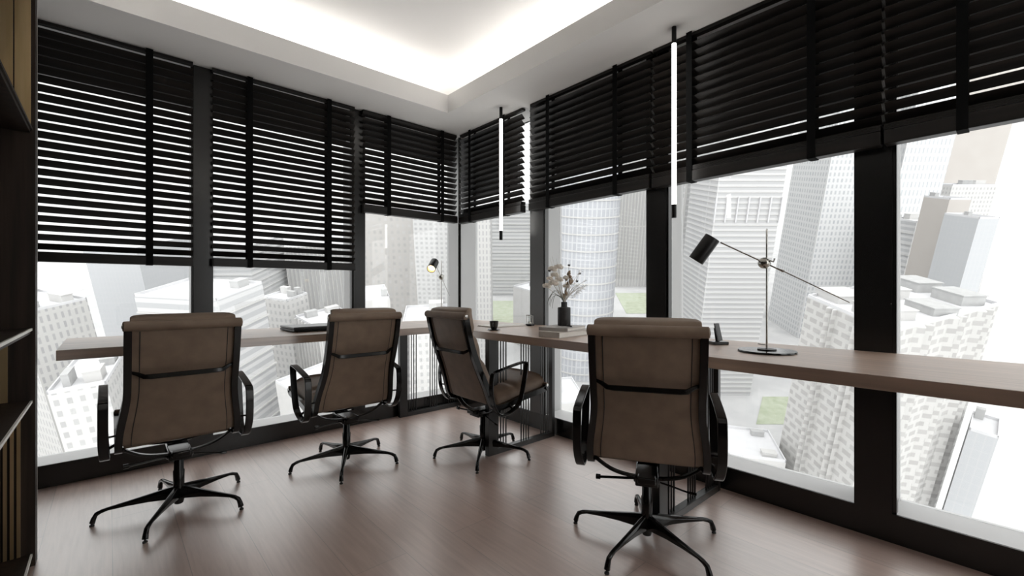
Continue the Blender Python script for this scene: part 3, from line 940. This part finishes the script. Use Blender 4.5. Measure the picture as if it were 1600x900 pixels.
# ------------------------------------------------------------------ bookcase at the left edge
bc = thing('bookcase', 'tall dark wood bookcase with pale shelf edges and brass inlays at the left edge', 'bookcase', (2.76, 0.916, 0))
bd = XE - 2.76 - 0.004
SW = MAT['shelf_wood']
MB().bb(0.004, bd, 0, 0.07, 0, ZC - 0.002).build('side_panel', SW, bc)
MB().bb(0.004, bd, 1.93, 2.0, 0, ZC - 0.002).build('side_panel', SW, bc)
MB().bb(bd - 0.02, bd, 0.07, 1.93, 0, ZC - 0.002).build('back_panel', SW, bc)
MB().bb(0, 0.004, 0, 0.006, 0, ZC - 0.002).build('corner_trim', MAT['trim_silver'], bc)
MB().bb(0.0, 0.004, 0.006, 0.07, 0, ZC - 0.002).build('edge_strip', SW, bc)
for z_, tm in ((0.05, 'trim_silver'), (0.662, 'trim_silver'), (0.950, 'trim_silver'), (1.750, 'shelf_wood'), (2.50, 'shelf_wood')):
    sh = MB().bb(0.014, bd - 0.02, 0.07, 1.93, z_ - 0.022, z_).build('shelf', SW, bc)
    MB().bb(0.008, 0.014, 0.07, 1.93, z_ - 0.010, z_).build('shelf_edge', MAT[tm], sh)
# brass sheets and slats against the far side panel
MB().bb(0.012, 0.056, 0.070, 0.076, 1.752, 2.476).build('brass_sheet', MAT['brass'], bc)
MB().bb(0.060, 0.20, 0.070, 0.074, 1.752, 2.476).build('brass_sheet', MAT['brass'], bc)
MB().bb(0.074, 0.20, 0.070, 0.076, 0.664, 0.926).build('brass_sheet', MAT['brass'], bc)
for k, xx in enumerate((0.040, 0.058, 0.076, 0.094, 0.112)):
    MB().bb(xx, xx + 0.010, 0.070, 0.080, 0.052, 0.638).build('brass_slat', MAT['brass'], bc)

# ------------------------------------------------------------------ the city below (its ground drops and tilts away beneath the tower)
TILT = R(16)
HC = 120.0
CZ = (UP * math.cos(TILT) - FWD * math.sin(TILT)).normalized()
CY = (FWD * math.cos(TILT) + UP * math.sin(TILT)).normalized()
CITY = Matrix.Translation(EYE - CZ * HC) @ Matrix((RGT, CY, CZ)).transposed().to_4x4()

def city_loc(o, x, y, z=0, rz=0):
    o.matrix_world = CITY @ Matrix.Translation((x, y, z)) @ Matrix.Rotation(rz, 4, 'Z')

def tower_mesh(name, wd, dp, h, style, parent, wavy=False, skew=0.0):
    """walls with metre UVs and a white roof as the second material"""
    bm = bmesh.new()
    uv = bm.loops.layers.uv.new('UVMap')
    hw, hd = wd / 2, dp / 2
    ring = [(-hw, -hd), (hw, -hd), (hw + skew, hd), (-hw + skew, hd)]
    if style == 'chevron':                # folded vertical bays on the two faces towards us
        def bays(a, b, ts, out):
            d_ = Vector((b[0] - a[0], b[1] - a[1]))
            nrm = Vector((d_.y, -d_.x)).normalized()
            o_ = [a]
            for t0 in ts:
                for t1, e_ in ((t0 - 0.055, 0), (t0 - 0.02, out), (t0 + 0.02, 0.0), (t0 + 0.055, out), (t0 + 0.0551, 0)):
                    q_ = Vector(a) + d_ * t1 + nrm * e_
                    o_.append((q_.x, q_.y))
            return o_
        a, b, c2, d2 = ring
        ring = bays(a, b, (0.36, 0.70), 1.6) + bays(b, c2, (0.25, 0.55, 0.82), 1.6) + [c2, d2]
    if wavy:                              # gently curved front
        ring = []
        n = 18
        for k in range(n + 1):
            a = PI + PI * k / n
            ring.append((hw * math.cos(a), -hd * 0.2 + hd * 0.8 * math.sin(a)))
        ring += [(hw, hd), (-hw, hd)]
    u = 0
    n = len(ring)
    for k in range(n):
        p, q = ring[k], ring[(k + 1) % n]
        ln = math.hypot(q[0] - p[0], q[1] - p[1])
        vs_ = [bm.verts.new((*p, 0)), bm.verts.new((*q, 0)), bm.verts.new((*q, h)), bm.verts.new((*p, h))]
        f = bm.faces.new(vs_)
        for lp_, c_ in zip(f.loops, ((u, 0), (u + ln, 0), (u + ln, h), (u, h))):
            lp_[uv].uv = c_
        u += ln
    f = bm.faces.new([bm.verts.new((*p, h)) for p in ring])
    f.material_index = 1
    bmesh.ops.remove_doubles(bm, verts=bm.verts[:], dist=0.001)
    bmesh.ops.recalc_face_normals(bm, faces=bm.faces[:])
    me = bpy.data.meshes.new(name)
    bm.to_mesh(me)
    bm.free()
    me.materials.append(FAC[style])
    me.materials.append(MAT['roof'])
    o = bpy.data.objects.new(name, me)
    C.objects.link(o)
    o.parent = parent
    return o

def building(style, x, y, wd, dp, h, ang, label, units=0, roofseen=False, wavy=False, skew=0.0):
    r = bpy.data.objects.new('building', None)
    C.objects.link(r)
    tag(r, label, 'building', 'pale city buildings outside the windows')
    city_loc(r, x, y, 0, R(ang))
    tower_mesh('walls', wd, dp, h, style, r, wavy, skew)
    hw, hd = wd / 2, dp / 2
    t = 0.35
    if roofseen:
        rim = [(-hw, -hd), (hw, -hd), (hw + skew, hd), (-hw + skew, hd)]
        pm = MB()
        for k in range(4):
            p_, q_ = V(*rim[k], h), V(*rim[(k + 1) % 4], h)
            iv = V(-(q_ - p_).y, (q_ - p_).x, 0).normalized() * t
            pm.rings([[p_, p_ + iv, p_ + iv + V(0, 0, 0.9), p_ + V(0, 0, 0.9)], [q_, q_ + iv, q_ + iv + V(0, 0, 0.9), q_ + V(0, 0, 0.9)]])
        pm.build('parapet', MAT['roof'], r)
    rnd = random.Random(int(abs(x) * 13 + y))
    cells = [(i, j) for i in range(2) for j in range(3)]
    rnd.shuffle(cells)
    for k in range(units):
        i, j = cells[k % 6]
        ux = -hw * 0.5 + i * hw + rnd.uniform(-.08, .08) * wd
        uy = -hd * 0.66 + j * hd * 0.66
        ux += skew * (uy + hd) / dp
        sx, sy, sz = wd * rnd.uniform(.12, .34), dp * rnd.uniform(.10, .22), rnd.uniform(1.2, 3.4)
        q = MB().box((ux, uy, h + sz / 2), (sx, sy, sz), m=0)
        q.box((ux, uy, h + sz + 0.15), (sx * 1.06, sy * 1.06, 0.3))
        q.build('roof_unit', MAT['unit'] if k % 2 == 0 else MAT['pale'], r)
    def ledges(step, out, th, z0=2.0, zt=None):
        b = MB()
        z_ = z0
        while z_ < (zt or h - 1):
            b.bb(-hw - out, hw + out, -hd - out, hd, z_, z_ + th)
            z_ += step
        b.build('floor_ledges', MAT['pale'], r)
    if style == 'curve':
        b = MB()
        z_ = 4.0
        while z_ < h - 1:
            for zz in (z_,):
                ro = [((hw + 0.4) * math.cos(PI + PI * k / 18), -hd * 0.2 + (hd * 0.8 + 0.4) * math.sin(PI + PI * k / 18)) for k in range(19)]
                ri = [((hw - 0.3) * math.cos(PI + PI * k / 18), -hd * 0.2 + (hd * 0.8 - 0.3) * math.sin(PI + PI * k / 18)) for k in range(19)]
                b.rings([[V(*o_, zz), V(*o_, zz + 0.7), V(*i_, zz + 0.7), V(*i_, zz)] for o_, i_ in zip(ro, ri)])
            z_ += 8.8
        b.build('floor_ledges', MAT['pale'], r)
    if style == 'stripes':
        ledges(6.4, 0.5, 0.5)
    if style == 'stripes_crown':
        ledges(2.6, 0.25, 0.35)
        cr = MB()
        for zz in (92.0, 140.0):
            for k in range(7):
                cr.bb(-hw + k * wd / 6 - 0.25, -hw + k * wd / 6 + 0.25, -hd - 0.9, -hd, zz, zz + 12)
        cr.build('crown_piers', MAT['roof'], r)
    if style in ('fins', 'piers'):
        b = MB()
        st_ = 3.0 if style == 'fins' else 5.4
        k = 0
        while k * st_ <= wd:
            b.bb(-hw + k * st_ - 0.3, -hw + k * st_ + 0.3, -hd - 0.8, -hd, 0, h)
            k += 1
        k = 0
        while k * st_ <= dp:
            b.bb(hw, hw + 0.8, -hd + k * st_ - 0.3, -hd + k * st_ + 0.3, 0, h)
            b.bb(-hw - 0.8, -hw, -hd + k * st_ - 0.3, -hd + k * st_ + 0.3, 0, h)
            k += 1
        b.build('fins', MAT['pale'], r)
    return r

B = building
B('punched_stone', -182.3, 160.6, 19.0, 40.0, 70.0, 68.5, 'pale stone block with rows of small windows seen past the bookcase, top left', 4, True)
B('glass', -198.9, 242.0, 26.8, 45.0, 79.1, -0.8, 'bluish glass tower rising behind the leftmost chair')
B('banded', -123.7, 122.1, 11.8, 34.0, 62.0, 30.0, 'white flat-roofed block below the left end of the desk, left of the leftmost chair', 5, True)
B('stripes', -194.2, 316.6, 39.3, 50.0, 66.2, 1.0, 'far striped tower at the left of the second window')
B('stripes', -105.9, 147.6, 21.1, 30.0, 78.0, 80.8, 'striped block with a white roof edge between the two left chairs', 1, True)
B('banded', -101.6, 193.2, 13.8, 12.0, 62.0, -20.0, 'low banded white block above the closed laptop', 3, True)
B('fins', -143.8, 359.2, 50.3, 60.0, 59.4, 1.2, 'tall tower of vertical white fins above the second chair')
B('fins', -75.6, 175.1, 17.7, 22.0, 58.0, 47.7, 'finned block with a broad white roof directly behind the second chair', 2, True)
B('plain', -67.8, 140.0, 17.5, 18.0, 48.0, -36.1, 'small plain white block left of the second chair seat', 1, True)
B('punched_beige', -89.4, 341.4, 38.5, 40.0, 95.1, -0.8, 'beige tower with square windows left of the lit corner lamp')
B('grid', -47.8, 298.5, 25.6, 36.0, 95.9, -4.1, 'pale grid tower behind the lit corner lamp')
B('plain', -58.4, 184.4, 9.8, 20.0, 66.0, 21.1, 'small white box building left of the third window post', 1, True)
B('banded', -35.3, 178.7, 19.4, 24.0, 58.0, 8.6, 'white banded block under the corner desk between second and third chair', 2, True)
B('stripes', 1.0, 421.6, 43.2, 40.0, 84.5, -1.1, 'striped tower between the room corner and the first right-hand post')
B('punched_stone', -16.8, 263.4, 9.2, 20.0, 94.8, 0.0, 'narrow tower with small windows hard right of the room corner')
B('plain', 18.5, 285.3, 28.2, 22.0, 40.0, -47.6, 'low white box by the lawn above the hourglass', 1, True)
B('curve', 41.3, 245.7, 32.1, 30.0, 120.7, 0.0, 'broad rounded tower with horizontal bands behind the vase', 0, False, True)
B('fins', 118.6, 447.6, 35.1, 30.0, 127.1, 1.1, 'finned tower right of the rounded tower')
B('plain', 23.2, 180.2, 13.4, 22.0, 22.0, 9.0, 'low white podium under the desk below the vase', 1, True)
B('piers', 112.4, 285.1, 19.6, 30.0, 210.0, -0.6, 'slim pier-fronted tower above the nearest right-hand chair, left of the black lamp shade')
B('stripes_crown', 112.0, 232.9, 30.7, 34.0, 190.0, -0.8, 'big finely striped tower behind the big desk lamp')
B('punched_beige', 223.8, 346.9, 15.7, 16.0, 250.0, 0.0, 'slim beige tower right of the big striped tower')
B('grid_white', 219.2, 316.8, 33.3, 40.0, 230.0, -0.8, 'bright white grid tower left of the last window post')
B('chevron', 122.1, 124.2, 31.6, 52.3, 78.0, -87.7, 'large near block with brick-like window pattern at the right window post', 6, True, skew=-20.8)
B('plain', 83.2, 137.0, 17.6, 18.0, 25.0, -12.1, 'low white-roofed building below the desk right of the nearest chair', 2, True)
B('punched_white', 271.1, 321.4, 29.9, 30.0, 230.0, -0.5, 'white tower with slot windows at the top of the last window')
B('plain_beige', 448.1, 471.1, 57.6, 30.0, 290.0, 0.0, 'plain beige far slab at the upper right of the last window')
B('stripes', 243.5, 273.2, 17.2, 20.0, 85.8, 3.4, 'short white terraced block left of the beige cube in the last window', 2, True)
B('plain_beige', 231.8, 244.2, 10.0, 18.0, 101.1, -7.3, 'plain beige cube-topped block in the middle of the last window', 1, True)
B('glass', 217.6, 214.9, 8.8, 18.0, 94.9, -2.1, 'pale glass block at the right end of the city above the patterned block', 1, True)
B('banded', 339.9, 348.8, 34.3, 20.0, 103.0, 1.3, 'stepped grey block below the plain beige far slab', 2, True)
B('glass', 145.3, 121.5, 6.2, 14.0, 42.0, -47.7, 'pale glass block low at the right end of the city under the desk', 1, True)

# ground, lawns and roads
def city_poly(name, pts, z, mat):
    m_ = MB()
    lo = [m_.bm.verts.new((*p, z - 0.1)) for p in pts]
    hi = [m_.bm.verts.new((*p, z)) for p in pts]
    m_.bm.faces.new(hi); m_.bm.faces.new(lo[::-1])
    n = len(pts)
    for k in range(n):
        m_.bm.faces.new((lo[k], lo[(k + 1) % n], hi[(k + 1) % n], hi[k]))
    o = m_.build(name, mat)
    o.matrix_world = CITY
    return o
struct(city_poly('ground', [(-420, 60), (70, 60), (860, 800), (150, 800), (60, 470), (-420, 445)], -0.1, MAT['street']))
def lawn(pts, label):
    o = city_poly('lawn', pts, 0.1, MAT['lawn'])
    tag(o, label, 'lawn', None, 'stuff')
lawn([(116, 188), (136, 188), (158, 214), (133, 214)], 'haze-paled green lawn below the desk at the foot of the patterned block')
lawn([(-27, 322), (20, 322), (20, 385), (-27, 385)], 'haze-paled green lawn seen behind the notebook')
lawn([(94, 350), (120, 350), (130, 410), (98, 410)], 'haze-paled green lawn right of the rounded tower')
def road(pts, label):
    tag(city_poly('road', pts, 0.05, MAT['road']), label, 'road')
road([(158, 236), (168, 236), (218, 290), (204, 290)], 'pale road running between the striped tower and the patterned block')
